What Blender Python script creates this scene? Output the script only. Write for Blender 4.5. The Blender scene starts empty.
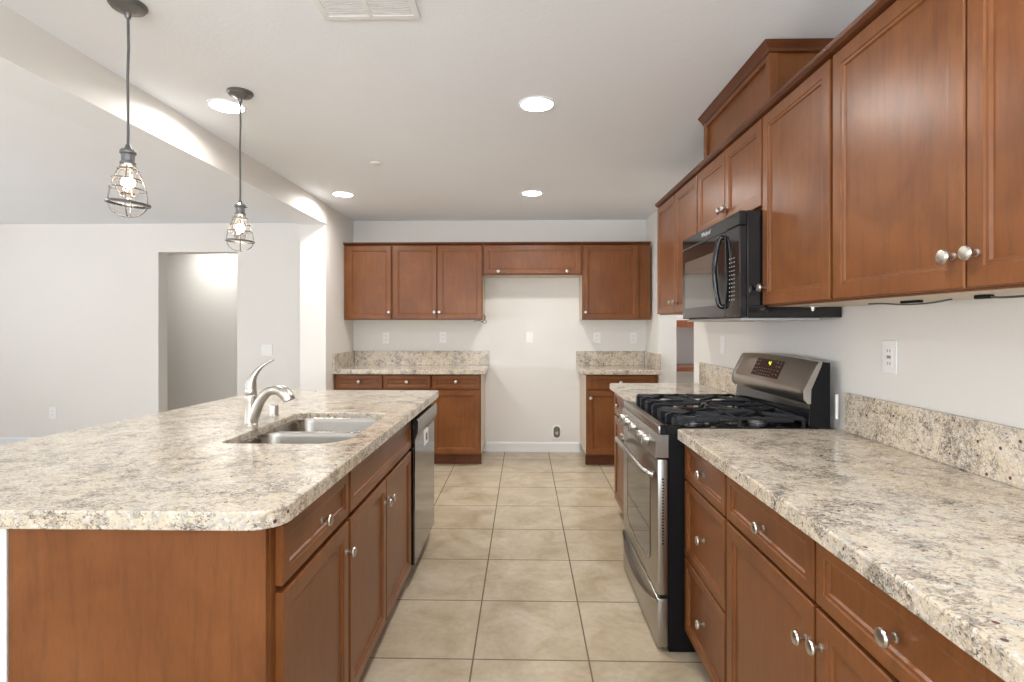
import bpy, bmesh, math, random
from mathutils import Vector, Matrix
random.seed(4)
S = bpy.context.scene
COL = S.collection
PI = math.pi

# ---------------------------------------------------------------- camera
cam_d = bpy.data.cameras.new('camera'); cam = bpy.data.objects.new('camera', cam_d); COL.objects.link(cam)
cam.location = (0, 0, 1.33)
cam.rotation_euler = (PI/2, 0, math.atan(12/540))
cam_d.sensor_width = 36; cam_d.lens = 540*36/1024; cam_d.shift_y = -15.5/1024
cam_d.clip_start = .05
S.camera = cam

# ---------------------------------------------------------------- world, exposure
w = bpy.data.worlds.new('daylight'); S.world = w; w.use_nodes = True
w.node_tree.nodes['Background'].inputs[0].default_value = (.92, .96, 1, 1)
w.node_tree.nodes['Background'].inputs[1].default_value = .7
S.view_settings.view_transform = 'Standard'; S.view_settings.look = 'None'
S.view_settings.gamma = 1; S.view_settings.use_curve_mapping = False
S.view_settings.exposure = 0.42

def window_light(name, loc, rot, sx, sy, power, color=(.86, .93, 1)):
    l = bpy.data.lights.new(name, 'AREA'); l.shape = 'RECTANGLE'; l.size = sx; l.size_y = sy
    l.energy = power; l.color = color
    o = bpy.data.objects.new(name, l); COL.objects.link(o); o.location = loc; o.rotation_euler = rot
    return o
# added lamps at unseen rear and left windows, tilted up to brighten the ceiling
window_light('window_uplight', (-.3, -3.32, 1.2), (PI/2+1.3, 0, 0), 2.5, 1.9, 235)
window_light('window_uplight', (-4.2, -3.32, 1.2), (PI/2+1.2, 0, 0), 2.9, 1.9, 100, (.95, .96, 1))
window_light('window_uplight', (-6.93, 1.6, 1.25), (PI/2+1.0, 0, -PI/2), 3.4, 1.6, 115, (.95, .96, 1))

# ---------------------------------------------------------------- materials
def mat(name, col, rough=.5, metal=0, **k):
    m = bpy.data.materials.new(name); m.use_nodes = True
    b = m.node_tree.nodes['Principled BSDF']
    b.inputs['Base Color'].default_value = (*col, 1)
    b.inputs['Roughness'].default_value = rough; b.inputs['Metallic'].default_value = metal
    for a, v in k.items(): b.inputs[a.replace('_', ' ')].default_value = v
    return m
class NT:
    def __init__(s, m): s.t = m.node_tree; s.b = s.t.nodes['Principled BSDF']
    def n(s, ty, **k):
        o = s.t.nodes.new(ty)
        for a, v in k.items():
            if a.startswith('i_'):
                o.inputs[a[2:].replace('_', ' ')].default_value = v
            else: setattr(o, a, v)
        return o
    def l(s, a, b): s.t.links.new(a, b)
    def coord(s, scale=(1, 1, 1), rot=(0, 0, 0), loc=(0, 0, 0), kind='Object'):
        c = s.n('ShaderNodeTexCoord'); mp = s.n('ShaderNodeMapping')
        mp.inputs['Scale'].default_value = scale; mp.inputs['Rotation'].default_value = rot; mp.inputs['Location'].default_value = loc
        s.l(c.outputs[kind], mp.inputs['Vector']); return mp.outputs[0]
    def noise(s, vec, scale, detail=4, rough=.5, dist=0):
        o = s.n('ShaderNodeTexNoise'); o.inputs['Scale'].default_value = scale; o.inputs['Detail'].default_value = detail
        o.inputs['Roughness'].default_value = rough; o.inputs['Distortion'].default_value = dist
        s.l(vec, o.inputs['Vector']); return o.outputs['Fac']
    def ramp(s, fac, stops):
        o = s.n('ShaderNodeValToRGB'); e = o.color_ramp.elements
        while len(e) < len(stops): e.new(.5)
        for i, (p, c) in enumerate(stops):
            e[i].position = p; e[i].color = (*c, 1) if len(c) == 3 else c
        s.l(fac, o.inputs[0]); return o.outputs[0]
    def mix(s, fac, a, b, mode='MIX'):
        o = s.n('ShaderNodeMixRGB', blend_type=mode)
        for i, v in enumerate((fac, a, b)):
            if isinstance(v, (int, float)): o.inputs[i].default_value = v
            elif isinstance(v, tuple): o.inputs[i].default_value = (*v, 1)
            else: s.l(v, o.inputs[i])
        return o.outputs[0]
    def bump(s, h, st, dist=.01):
        o = s.n('ShaderNodeBump'); o.inputs['Strength'].default_value = st; o.inputs['Distance'].default_value = dist
        s.l(h, o.inputs['Height']); s.l(o.outputs[0], s.b.inputs['Normal'])
g = lambda v: (v, v, v)

M = {}
def plaster(name, col, sc=90, st=.12):
    m = mat(name, col, .75); t = NT(m); v = t.coord()
    t.bump(t.noise(v, sc, 5, .6), st, .004)
    big = t.noise(v, 1.3, 3)
    c = t.ramp(big, [(.3, tuple(x*.985 for x in col)), (.7, tuple(min(1, x*1.01) for x in col))])
    t.l(c, t.b.inputs['Base Color']); return m
M['wall'] = plaster('painted_wall', (.79, .765, .725))
M['ceil'] = plaster('ceiling_paint', (.87, .90, .95), 60, .25)
M['trim'] = mat('white_trim', (.84, .85, .86), .4)
M['plate'] = mat('white_plastic', (.88, .87, .85), .35)
M['plate_dark'] = mat('socket_shadow', (.25, .24, .23), .5)

def wood(name, dark, mid, light, rough=.33, horiz=False):
    m = mat(name, mid, rough); t = NT(m)
    sc = (1, 9, 9) if horiz else (9, 9, 1)
    v = t.coord((sc[0], sc[1], sc[2])); v2 = t.coord()
    blot = t.noise(v2, 3.5, 4, .55, .6)
    gr = t.noise(v, 5.5, 8, .62, .35)
    fine = t.noise(t.coord((60, 60, 5)), 6, 3, .6)
    c = t.ramp(blot, [(.28, dark), (.5, mid), (.74, light)])
    c2 = t.ramp(gr, [(.3, g(.62)), (.52, g(.98)), (.75, g(1.0))])
    c = t.mix(.6, c, c2, 'MULTIPLY')
    c = t.mix(.25, c, t.ramp(fine, [(.35, g(.6)), (.6, g(1))]), 'MULTIPLY')
    t.l(c, t.b.inputs['Base Color'])
    t.bump(fine, .03, .002)
    t.b.inputs['Specular IOR Level'].default_value = .27; t.b.inputs['Coat Weight'].default_value = .2; t.b.inputs['Coat Roughness'].default_value = .33
    return m
M['cherry'] = wood('cherry_stained_wood', (.155, .049, .012), (.20, .067, .017), (.245, .088, .026))
M['cherry_edge'] = wood('cherry_moulding', (.085, .026, .008), (.12, .036, .012), (.16, .052, .02))
M['maple'] = wood('pale_maple_laminate', (.60, .49, .36), (.66, .55, .42), (.72, .61, .47), .5)
M['shelfwood'] = wood('pantry_shelf_wood', (.22, .07, .03), (.33, .12, .05), (.42, .17, .08))

def granite():
    m = mat('speckled_granite', (.6, .55, .45), .12); t = NT(m)
    v = t.coord(); st = t.coord((1, 1.5, 1.5), (0, 0, .45))
    a = t.noise(v, 30, 6, .62, .5)
    base = t.ramp(a, [(.32, (.46, .44, .41)), (.44, (.57, .51, .42)), (.56, (.66, .56, .425)), (.70, (.70, .66, .60))])
    big = t.noise(v, 4, 3, .5)
    base = t.mix(t.ramp(big, [(.35, g(0)), (.7, g(.5))]), base, (.60, .48, .32))
    # pale quartz grains
    vo = t.n('ShaderNodeTexVoronoi'); vo.inputs['Scale'].default_value = 170; t.l(v, vo.inputs['Vector'])
    sep = t.n('ShaderNodeSeparateColor'); t.l(vo.outputs['Color'], sep.inputs[0])
    base = t.mix(t.ramp(sep.outputs[0], [(.75, g(0)), (.9, g(.5))]), base, (.76, .75, .72))
    # soft taupe clouds, then grey-black mineral drifts inside them
    patch = t.noise(v, 9, 4, .55, .8)
    cl = t.noise(st, 38, 6, .7, 1.0)
    def madd(x, k, y):
        o = t.n('ShaderNodeMath', operation='MULTIPLY_ADD'); t.l(x, o.inputs[0]); o.inputs[1].default_value = k; t.l(y, o.inputs[2]); return o.outputs[0]
    c1 = madd(patch, .35, cl)
    base = t.mix(t.ramp(c1, [(.685, g(0)), (.76, g(.7))]), base, (.27, .225, .18))
    d = t.noise(st, 85, 7, .72, 1.2)
    c2 = madd(patch, .40, d)
    base = t.mix(t.ramp(c2, [(.75, g(0)), (.815, g(.9))]), base, (.085, .078, .072))
    d2 = t.noise(v, 120, 4, .6, .8)
    base = t.mix(t.ramp(d2, [(.60, g(0)), (.66, g(.75))]), base, (.20, .16, .13))
    # sparse garnet spots
    vg = t.n('ShaderNodeTexVoronoi'); vg.inputs['Scale'].default_value = 70; t.l(v, vg.inputs['Vector'])
    sg = t.n('ShaderNodeSeparateColor'); t.l(vg.outputs['Color'], sg.inputs[0])
    gm = t.n('ShaderNodeMath', operation='GREATER_THAN'); gm.inputs[1].default_value = .965; t.l(sg.outputs[1], gm.inputs[0])
    gd = t.n('ShaderNodeMath', operation='LESS_THAN'); gd.inputs[1].default_value = .33; t.l(vg.outputs['Distance'], gd.inputs[0])
    gg = t.n('ShaderNodeMath', operation='MULTIPLY'); t.l(gm.outputs[0], gg.inputs[0]); t.l(gd.outputs[0], gg.inputs[1])
    base = t.mix(gg.outputs[0], base, (.12, .05, .05))
    t.l(base, t.b.inputs['Base Color'])
    return m
M['granite'] = granite()

def tile():
    m = mat('beige_ceramic_tile', (.5, .45, .36), .3); t = NT(m)
    v = t.coord((1, 1, 1), (0, 0, 0), (.203, .1445, 0))
    br = t.n('ShaderNodeTexBrick'); br.offset = 0; br.squash = 1
    br.inputs['Scale'].default_value = 1; br.inputs['Mortar Size'].default_value = .0035; br.inputs['Mortar Smooth'].default_value = .15
    br.inputs['Brick Width'].default_value = .4605; br.inputs['Row Height'].default_value = .4585; br.inputs['Bias'].default_value = 0
    br.inputs['Color1'].default_value = (*g(.95), 1); br.inputs['Color2'].default_value = (*g(1.0), 1)
    t.l(v, br.inputs['Vector'])
    n1 = t.noise(v, 4.5, 8, .62, .6); n2 = t.noise(v, 34, 6, .6)
    c = t.ramp(n1, [(.3, (.385, .30, .19)), (.5, (.51, .42, .295)), (.7, (.61, .52, .40))])
    c = t.mix(.5, c, t.ramp(n2, [(.35, g(.82)), (.6, g(1))]), 'MULTIPLY')
    c = t.mix(1, c, br.outputs['Color'], 'MULTIPLY')
    c = t.mix(br.outputs['Fac'], c, (.17, .125, .085))
    t.l(c, t.b.inputs['Base Color'])
    r = t.ramp(br.outputs['Fac'], [(0, g(.3)), (1, g(.8))]); t.l(r, t.b.inputs['Roughness'])
    inv = t.n('ShaderNodeMath', operation='SUBTRACT'); inv.inputs[0].default_value = 1; t.l(br.outputs['Fac'], inv.inputs[1])
    t.bump(inv.outputs[0], .5, .002)
    return m
M['tile'] = tile()

def brushed(name, col, rough, sc):
    m = mat(name, col, rough, 1); t = NT(m)
    n = t.noise(t.coord(sc), 8, 3, .6)
    t.l(t.ramp(n, [(.3, tuple(x*.97 for x in col)), (.7, tuple(x*1.03 for x in col))]), t.b.inputs['Base Color'])
    return m
M['steel'] = brushed('brushed_stainless_steel', (.42, .40, .37), .3, (60, 2, 60))
M['sinksteel'] = brushed('satin_sink_steel', (.34, .315, .28), .24, (6, 6, 6))
M['nickel'] = mat('brushed_nickel', (.56, .53, .48), .30, 1)
M['darksteel'] = mat('polished_dark_steel', (.19, .185, .17), .10, 1)
M['black'] = mat('black_gloss_enamel', (.008, .008, .009), .08, 0, Specular_IOR_Level=.6)
M['blackmat'] = mat('black_satin_enamel', (.006, .006, .007), .4, 0, Specular_IOR_Level=.22)
M['iron'] = mat('cast_iron', (.010, .011, .014), .4, 0, Specular_IOR_Level=.35)
M['glassdark'] = mat('dark_oven_glass', (.03, .028, .025), .04, 0, Specular_IOR_Level=1.0)
M['btn'] = mat('button_print', (.33, .33, .33), .4)
M['cordgrey'] = mat('grey_cord', (.10, .10, .10), .6)
M['pewter'] = mat('aged_pewter_metal', (.17, .17, .17), .35, .7)
M['pewter_w'] = mat('weathered_pewter_wire', (.22, .22, .22), .35, .8)
M['grey_bottom'] = mat('grey_vent_panel', (.45, .45, .45), .4, .6)
def emis(name, col, st):
    m = mat(name, col, .5); b = m.node_tree.nodes['Principled BSDF']
    b.inputs['Emission Color'].default_value = (*col, 1); b.inputs['Emission Strength'].default_value = st; return m
M['lens'] = emis('lit_downlight_lens', (1, .97, .93), 16)
M['bulbglow'] = emis('lit_filament', (1, .72, .42), 30)
M['led'] = emis('yellow_clock_digits', (.85, .9, .05), 1.2)
def glass():
    m = mat('clear_amber_bulb_glass', (1, .93, .86), .02)
    b = m.node_tree.nodes['Principled BSDF']; b.inputs['Transmission Weight'].default_value = 1; b.inputs['IOR'].default_value = 1.12
    return m
M['glass'] = glass()

# ---------------------------------------------------------------- mesh helpers
def B(): return bmesh.new()
def box(bm, x0, x1, y0, y1, z0, z1, b=0, seg=1):
    r = bmesh.ops.create_cube(bm, size=1); vs = r['verts']
    for v in vs:
        v.co = Vector(((x0+x1)/2 + v.co.x*(x1-x0), (y0+y1)/2 + v.co.y*(y1-y0), (z0+z1)/2 + v.co.z*(z1-z0)))
    if b:
        es = list({e for v in vs for e in v.link_edges})
        bmesh.ops.bevel(bm, geom=es, offset=b, segments=seg, affect='EDGES', profile=.5)
    return bm
def frame_axes(n):
    n = Vector(n).normalized()
    up = Vector((0, 0, 1)) if abs(n.z) < .9 else Vector((0, 1, 0))
    u = up.cross(n).normalized(); v = n.cross(u)
    return u, v, n
def lathe(bm, o, axis, prof, seg=24, cap=True):
    """prof: list of (distance along axis, radius)"""
    u, v, n = frame_axes(axis); o = Vector(o); rings = []
    for h, r in prof:
        rings.append([bm.verts.new(o + n*h + (u*math.cos(2*PI*i/seg) + v*math.sin(2*PI*i/seg))*r) for i in range(seg)])
    for a, b in zip(rings, rings[1:]):
        for i in range(seg): bm.faces.new((a[i], a[(i+1) % seg], b[(i+1) % seg], b[i]))
    if cap:
        bm.faces.new(rings[0]); bm.faces.new(rings[-1])
    return bm
def tube(bm, pts, r, seg=8, cap=True, closed=False):
    pts = [Vector(p) for p in pts]; n = len(pts)
    rs = r if isinstance(r, (list, tuple)) else [r]*n
    rings = []; pu = None
    for i, p in enumerate(pts):
        if closed: d = pts[(i+1) % n] - pts[i-1]
        else: d = pts[min(i+1, n-1)] - pts[max(i-1, 0)]
        d.normalize()
        if pu is None: u = frame_axes(d)[0]
        else:
            u = pu - d*pu.dot(d)
            u = u.normalized() if u.length > 1e-6 else frame_axes(d)[0]
        v = d.cross(u); pu = u
        rings.append([bm.verts.new(p + (u*math.cos(2*PI*k/seg) + v*math.sin(2*PI*k/seg))*rs[i]) for k in range(seg)])
    m = n if closed else n-1
    for i in range(m):
        a, b = rings[i], rings[(i+1) % n]
        for k in range(seg): bm.faces.new((a[k], a[(k+1) % seg], b[(k+1) % seg], b[k]))
    if cap and not closed: bm.faces.new(rings[0]); bm.faces.new(rings[-1])
    return bm
def spline(pts, n=8):
    P = [Vector(p) for p in pts]; P = [2*P[0]-P[1]] + P + [2*P[-1]-P[-2]]; out = []
    for i in range(1, len(P)-2):
        for k in range(n):
            t = k/n; a, b, c, d = P[i-1:i+3]
            out.append(.5*((2*b) + (c-a)*t + (2*a-5*b+4*c-d)*t*t + (3*b-a-3*c+d)*t**3))
    out.append(P[-2]); return out
def extrude_profile(bm, prof, axis_pts):
    """prism: the same closed outline of 3D points at two ends"""
    a = [bm.verts.new(p) for p in prof[0]]; b = [bm.verts.new(p) for p in prof[1]]; n = len(a)
    for i in range(n): bm.faces.new((a[i], a[(i+1) % n], b[(i+1) % n], b[i]))
    bm.faces.new(a); bm.faces.new(b); return bm
def prism_y(bm, xz, y0, y1):
    return extrude_profile(bm, ([(x, y0, z) for x, z in xz], [(x, y1, z) for x, z in xz]), None)
def prism_x(bm, yz, x0, x1):
    return extrude_profile(bm, ([(x0, y, z) for y, z in yz], [(x1, y, z) for y, z in yz]), None)
def panel(bm, o, U, N, wd, ht, t=.02, fr=.056, deep=.009, flat=False):
    """cabinet front: back plane through o (lower corner), U along width, Z up, N outward"""
    o, U, N, Z = Vector(o), Vector(U), Vector(N), Vector((0, 0, 1))
    rings = [(0, 0), (0, t-.003), (.003, t)]
    if not flat: rings += [(fr, t), (fr+.003, t-.003), (fr+.010, t-.0035), (fr+.014, t-deep)]
    loops = []
    for i, h in rings:
        loops.append([bm.verts.new(o + U*u + Z*z + N*h) for u, z in ((i, i), (wd-i, i), (wd-i, ht-i), (i, ht-i))])
    for a, b in zip(loops, loops[1:]):
        for k in range(4): bm.faces.new((a[k], a[(k+1) % 4], b[(k+1) % 4], b[k]))
    bm.faces.new(loops[0]); bm.faces.new(loops[-1]); return bm
def knob_bm(o, N):
    return lathe(B(), o, N, [(0, .0085), (.002, .0085), (.004, .0055), (.014, .0052), (.018, .008), (.021, .0155), (.025, .0165), (.029, .0145), (.031, .009), (.0315, 0.001)], 20)
def slab(bm, outer, z0, z1, holes=(), e=.004):
    """stone slab with eased edges, outline points (x,y), optional holes"""
    def inset(pts, d):
        n = len(pts); out = []
        area = sum(pts[i][0]*pts[(i+1) % n][1] - pts[(i+1) % n][0]*pts[i][1] for i in range(n))
        s = 1 if area > 0 else -1
        for i in range(n):
            p, q, r = Vector(pts[i-1]), Vector(pts[i]), Vector(pts[(i+1) % n])
            d1 = (q-p).normalized(); d2 = (r-q).normalized()
            n1 = Vector((-d1.y, d1.x))*s; n2 = Vector((-d2.y, d2.x))*s
            m = (n1+n2); m = m/max(m.length_squared, 1e-9)*2
            out.append(q + m*d)
        return out
    for lst, sg in [(outer, 1)] + [(h, -1) for h in holes]:
        pass
    tops, bots = [], []
    for k, pts in enumerate([outer] + list(holes)):
        sg = 1 if k == 0 else -1
        levels = [(z0, e*.6), (z0+e*.6, 0), (z1-e, 0), (z1-e*.3, e*.3), (z1, e)]
        loops = [[bm.verts.new((p[0], p[1], z)) for p in inset(pts, sg*d)] for z, d in levels]
        for a, b in zip(loops, loops[1:]):
            n = len(a)
            for i in range(n): bm.faces.new((a[i], a[(i+1) % n], b[(i+1) % n], b[i]))
        bots.append(loops[0]); tops.append(loops[-1])
    for group in (tops, bots):
        es = []
        for lp in group:
            for i in range(len(lp)): es.append(bm.edges.get((lp[i], lp[(i+1) % len(lp)])))
        bmesh.ops.triangle_fill(bm, use_beauty=True, edges=es)
    return bm
def rounded(x0, x1, y0, y1, r, n=6):
    out = []
    if not isinstance(r, (tuple, list)): r = (r,)*4
    for (cx, cy, a), q in zip(((x1, y0, -90), (x1, y1, 0), (x0, y1, 90), (x0, y0, 180)), r):
        sx = -1 if cx == x1 else 1; sy = -1 if cy == y1 else 1
        for i in range(n+1):
            t = math.radians(a + 90*i/n)
            out.append((cx + sx*q + q*math.cos(t), cy + sy*q + q*math.sin(t)))
    return out

# ---------------------------------------------------------------- object helpers
def root_loc(p):
    while p is not None and p.parent is not None: p = p.parent
    return p.location.copy() if p is not None else Vector((0, 0, 0))
def obj(name, bm, m, parent=None, label=None, smooth=False, origin=None):
    bmesh.ops.recalc_face_normals(bm, faces=bm.faces)
    off = root_loc(parent) if parent is not None else Vector(origin or (0, 0, 0))
    bmesh.ops.translate(bm, verts=bm.verts, vec=-off)
    me = bpy.data.meshes.new(name); bm.to_mesh(me); bm.free()
    for mm in (m if isinstance(m, (list, tuple)) else [m]): me.materials.append(mm)
    if smooth:
        for p in me.polygons: p.use_smooth = True
        me.set_sharp_from_angle(angle=math.radians(38))
    o = bpy.data.objects.new(name, me); COL.objects.link(o)
    if parent is not None: o.parent = parent
    elif origin: o.location = origin
    if label: o['label'] = label
    return o
def thing(name, label, cat, loc, group=None):
    o = bpy.data.objects.new(name, None); COL.objects.link(o); o.location = loc; o.empty_display_size = .1
    o['label'] = label; o['category'] = cat
    if group: o['group'] = group
    return o
def tag(o, label, cat, group=None):
    o['label'] = label; o['category'] = cat
    if group: o['group'] = group
    return o
def struct(name, bm, m):
    o = obj(name, bm, m); o['kind'] = 'structure'; return o
def bx(*a): return box(B(), *a)

# ---------------------------------------------------------------- the room
XR, XL, YB, ZC = 1.28, -1.812, 5.70, 2.44
struct('floor', bx(-6.9, 3.1, -3.3, 7.3, -.1, 0), M['tile'])
struct('ceiling', bx(-6.9, 3.1, -3.3, 7.3, ZC, ZC+.1), M['ceil'])
# right wall with the pantry opening between Y 4.10 and 5.17
b = B(); box(b, XR, XR+.17, -3.3, 4.10, 0, ZC); box(b, XR, XR+.17, 5.17, YB+.17, 0, ZC); box(b, XR, XR+.17, 4.10, 5.17, 2.06, ZC)
struct('wall_right', b, M['wall'])
struct('wall_back', bx(XL-.001, XR, YB, YB+.15, 0, ZC), M['wall'])
struct('wall_stub', bx(-2.05, XL, 4.90, 5.80, 0, ZC), M['wall'])
# far wall of the open room with the hallway opening
b = B(); box(b, -6.9, -3.985, 5.80, 5.95, 0, ZC); box(b, -3.115, -2.05, 5.80, 5.95, 0, ZC); box(b, -3.985, -3.115, 5.80, 5.95, 2.13, ZC)
struct('wall_far', b, M['wall'])
struct('wall_hall', bx(-6.0, -2.0, 6.95, 7.05, 0, ZC), M['wall'])
struct('wall_hall_side', bx(-2.1, -2.0, 5.95, 6.95, 0, ZC), M['wall'])
struct('wall_hall_end', bx(-6.0, -5.9, 5.95, 6.95, 0, ZC), M['wall'])
# pantry behind the opening
b = B(); box(b, XR+.17, 2.9, 6.1, 6.2, 0, ZC); box(b, 2.9, 3.0, 3.4, 6.2, 0, ZC); box(b, XR+.17, 2.9, 3.4, 3.5, 0, ZC)
struct('wall_pantry', b, M['trim'])
# left and rear walls with glazed openings
b = B(); box(b, -6.9, -6.8, -3.3, -.1, 0, ZC); box(b, -6.9, -6.8, 3.3, 5.95, 0, ZC); box(b, -6.9, -6.8, -.1, 3.3, 0, .4); box(b, -6.9, -6.8, -.1, 3.3, 2.1, ZC)
struct('wall_left', b, M['wall'])
b = B(); box(b, -6.9, -5.65, -3.3, -3.2, 0, ZC); box(b, -2.75, -1.55, -3.3, -3.2, 0, ZC); box(b, .95, 1.28, -3.3, -3.2, 0, ZC)
box(b, -5.65, -2.75, -3.3, -3.2, 2.25, ZC); box(b, -1.55, .95, -3.3, -3.2, 2.25, ZC)
struct('wall_rear', b, M['wall'])
# dropped beam between kitchen and open room
bo = struct('beam', bx(-2.05, XL+.012, -3.2, 4.90, 2.255, ZC), [M['wall'], M['ceil']])
for p in bo.data.polygons:
    if p.normal.z < -.9: p.material_index = 1
def base_prof(y, d): return [(0, 0)]
def baseboard(name, x0, x1, y):
    b = B(); prism_x(b, [(y, 0), (y-.014, 0), (y-.014, .085), (y-.008, .100), (y, .102)], x0, x1); struct(name, b, M['trim'])
baseboard('baseboard_back', -.405, .585, YB)
baseboard('baseboard_far', -6.8, -3.985, 5.80)
baseboard('baseboard_far', -3.115, -2.05, 5.80)

# ---------------------------------------------------------------- granite tops
def tops(name, bm, label, loc): return tag(obj(name, bm, M['granite'], origin=loc, smooth=False), label, 'countertop')
# island
near_r = .075
isl = [(-1.87, 1.19), (-1.85, 1.35), (-1.82, 1.84), (-1.755, 2.4), (-1.715, 2.9), (-1.695, 3.2), (-1.66, 3.36), (-1.59, 3.44), (-1.49, 3.46)]
cr = [(-.545-near_r + near_r*math.sin(math.radians(a)), 1.19+near_r - near_r*math.cos(math.radians(a))) for a in range(0, 91, 15)]
fr = [(-.545, 3.44), (-.55, 3.455), (-.565, 3.46)]
outer = cr + fr + isl[::-1]
hole = rounded(-1.078, -.640, 1.885, 2.560, (.11, .08, .06, .035), 8)
t_isl = thing('island_countertop', 'large speckled granite countertop of the island, with the sink cut into it', 'countertop', (-1.2, 2.3, .871))
obj('stone_slab', slab(B(), outer, .871, .914, [hole], .004), M['granite'], t_isl)
# right run
t = thing('stove_side_countertop', 'tan speckled granite countertop in the right foreground, nearer side of the range', 'countertop', (.95, 1.2, .871))
obj('stone_slab', slab(B(), [(.617, -.25), (1.278, -.25), (1.278, 2.198), (.632, 2.198), (.617, 2.183)], .871, .914, (), .005), M['granite'], t)
obj('backsplash', bx(1.260, 1.2795, -.25, 2.155, .9145, 1.066, .002), M['granite'], t, 'paler upright granite strip against the wall')
t = thing('small_countertop', 'short granite countertop on the far side of the range by the pantry opening', 'countertop', (.95, 3.45, .871))
obj('stone_slab', slab(B(), [(.617, 2.975), (1.278, 2.975), (1.278, 3.92), (.632, 3.92), (.617, 3.905)], .871, .914, (), .005), M['granite'], t)
obj('backsplash', bx(1.260, 1.2795, 3.0, 3.92, .9145, 1.066, .002), M['granite'], t)
# back left
t = thing('back_left_countertop', 'granite countertop with backsplash on the back wall left of the empty fridge bay', 'countertop', (-1.09, 5.4, .871))
obj('stone_slab', slab(B(), [(XL+.001, 5.055), (-.368, 5.055), (-.368, YB-.001), (XL+.001, YB-.001)], .871, .914, (), .005), M['granite'], t)
obj('backsplash', bx(XL+.021, -.368, YB-.021, YB-.001, .9145, 1.062, .002), M['granite'], t)
obj('side_splash', bx(XL+.001, XL+.020, 5.075, YB-.001, .9145, 1.062, .002), M['granite'], t)
t = thing('back_right_countertop', 'small granite countertop on the back wall right of the empty fridge bay', 'countertop', (.9, 5.4, .871))
obj('stone_slab', slab(B(), [(.548, 5.055), (XR-.001, 5.055), (XR-.001, YB-.001), (.548, YB-.001)], .871, .914, (), .005), M['granite'], t)
obj('backsplash', bx(.548, XR-.021, YB-.021, YB-.001, .9145, 1.062, .002), M['granite'], t)
obj('side_splash', bx(XR-.020, XR-.001, 5.075, YB-.001, .9145, 1.062, .002), M['granite'], t)

# ---------------------------------------------------------------- cabinets
class Run:
    """faces: 'L' plane x=face looking -X (right wall), 'I' plane x=face looking +X (island), 'B' plane y=face looking -Y"""
    def __init__(s, kind, face): s.k = kind; s.f = face
    def N(s): return {'L': (-1, 0, 0), 'I': (1, 0, 0), 'B': (0, -1, 0)}[s.k]
    def front(s, a0, a1, z0, z1, flat=False, fr=.056):
        bm = B(); wd = a1-a0
        if s.k == 'B': panel(bm, (a0, s.f+.02, z0), (1, 0, 0), s.N(), wd, z1-z0, fr=fr, flat=flat)
        else:
            sx = 1 if s.k == 'L' else -1
            panel(bm, (s.f+sx*.02, a0, z0), (0, 1, 0), s.N(), wd, z1-z0, fr=fr, flat=flat)
        return bm
    def knob(s, a, z): 
        o = (a, s.f, z) if s.k == 'B' else (s.f, a, z)
        return knob_bm(o, s.N())
    def slabbox(s, a0, a1, d0, d1, z0, z1, b=.0015):
        """d: depth behind the front face plane"""
        if s.k == 'B': return bx(a0, a1, s.f+d0, s.f+d1, z0, z1, b)
        if s.k == 'L': return bx(s.f+d0, s.f+d1, a0, a1, z0, z1, b)
        return bx(s.f-d1, s.f-d0, a0, a1, z0, z1, b)
def cabinet(run, name, label, a0, a1, z0, z1, depth, doors=(), drawers=(), kick=0, crown=False, group=None, body_top=None):
    """doors/drawers: (a0,a1,z0,z1,[(ka,kz)])"""
    mid = (a0+a1)/2
    loc = {'B': (mid, run.f+depth/2, z0), 'L': (run.f+depth/2, mid, z0), 'I': (run.f-depth/2, mid, z0)}[run.k]
    t = thing(name, label, 'cabinet', loc, group)
    zz = z0+kick
    obj('carcass', run.slabbox(a0+.001, a1-.001, .042, depth-.002, zz, body_top or z1), M['maple'], t, 'pale maple laminate box')
    obj('face_frame', run.slabbox(a0, a1, .021, .0415, zz, z1), M['cherry'], t)
    if kick: obj('toe_kick', run.slabbox(a0, a1, .085, .10, z0+.001, zz), M['cherry_edge'], t)
    for lst, nm in ((doors, 'door'), (drawers, 'drawer_front')):
        for (p0, p1, q0, q1, ks) in lst:
            d = obj(nm, run.front(p0, p1, q0, q1, fr=.043 if nm == 'door' else .031), M['cherry'], t)
            for ka, kz in ks: obj('knob', run.knob(ka, kz), M['nickel'], d, 'brushed nickel knob', smooth=True)
    if crown:
        b = B()
        if run.k == 'B': prism_x(b, [(run.f+.03, z1), (run.f+.012, z1), (run.f-.006, z1+.013), (run.f-.010, z1+.025), (run.f+.03, z1+.025)], a0, a1)
        else: prism_y(b, [(run.f+.05, z1), (run.f+.012, z1), (run.f-.004, z1+.006), (run.f-.014, z1+.014), (run.f-.017, z1+.025), (run.f+.05, z1+.025)], a0, a1)
        obj('crown_moulding', b, M['cherry_edge'], t)
    return t
G = .0025
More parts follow.
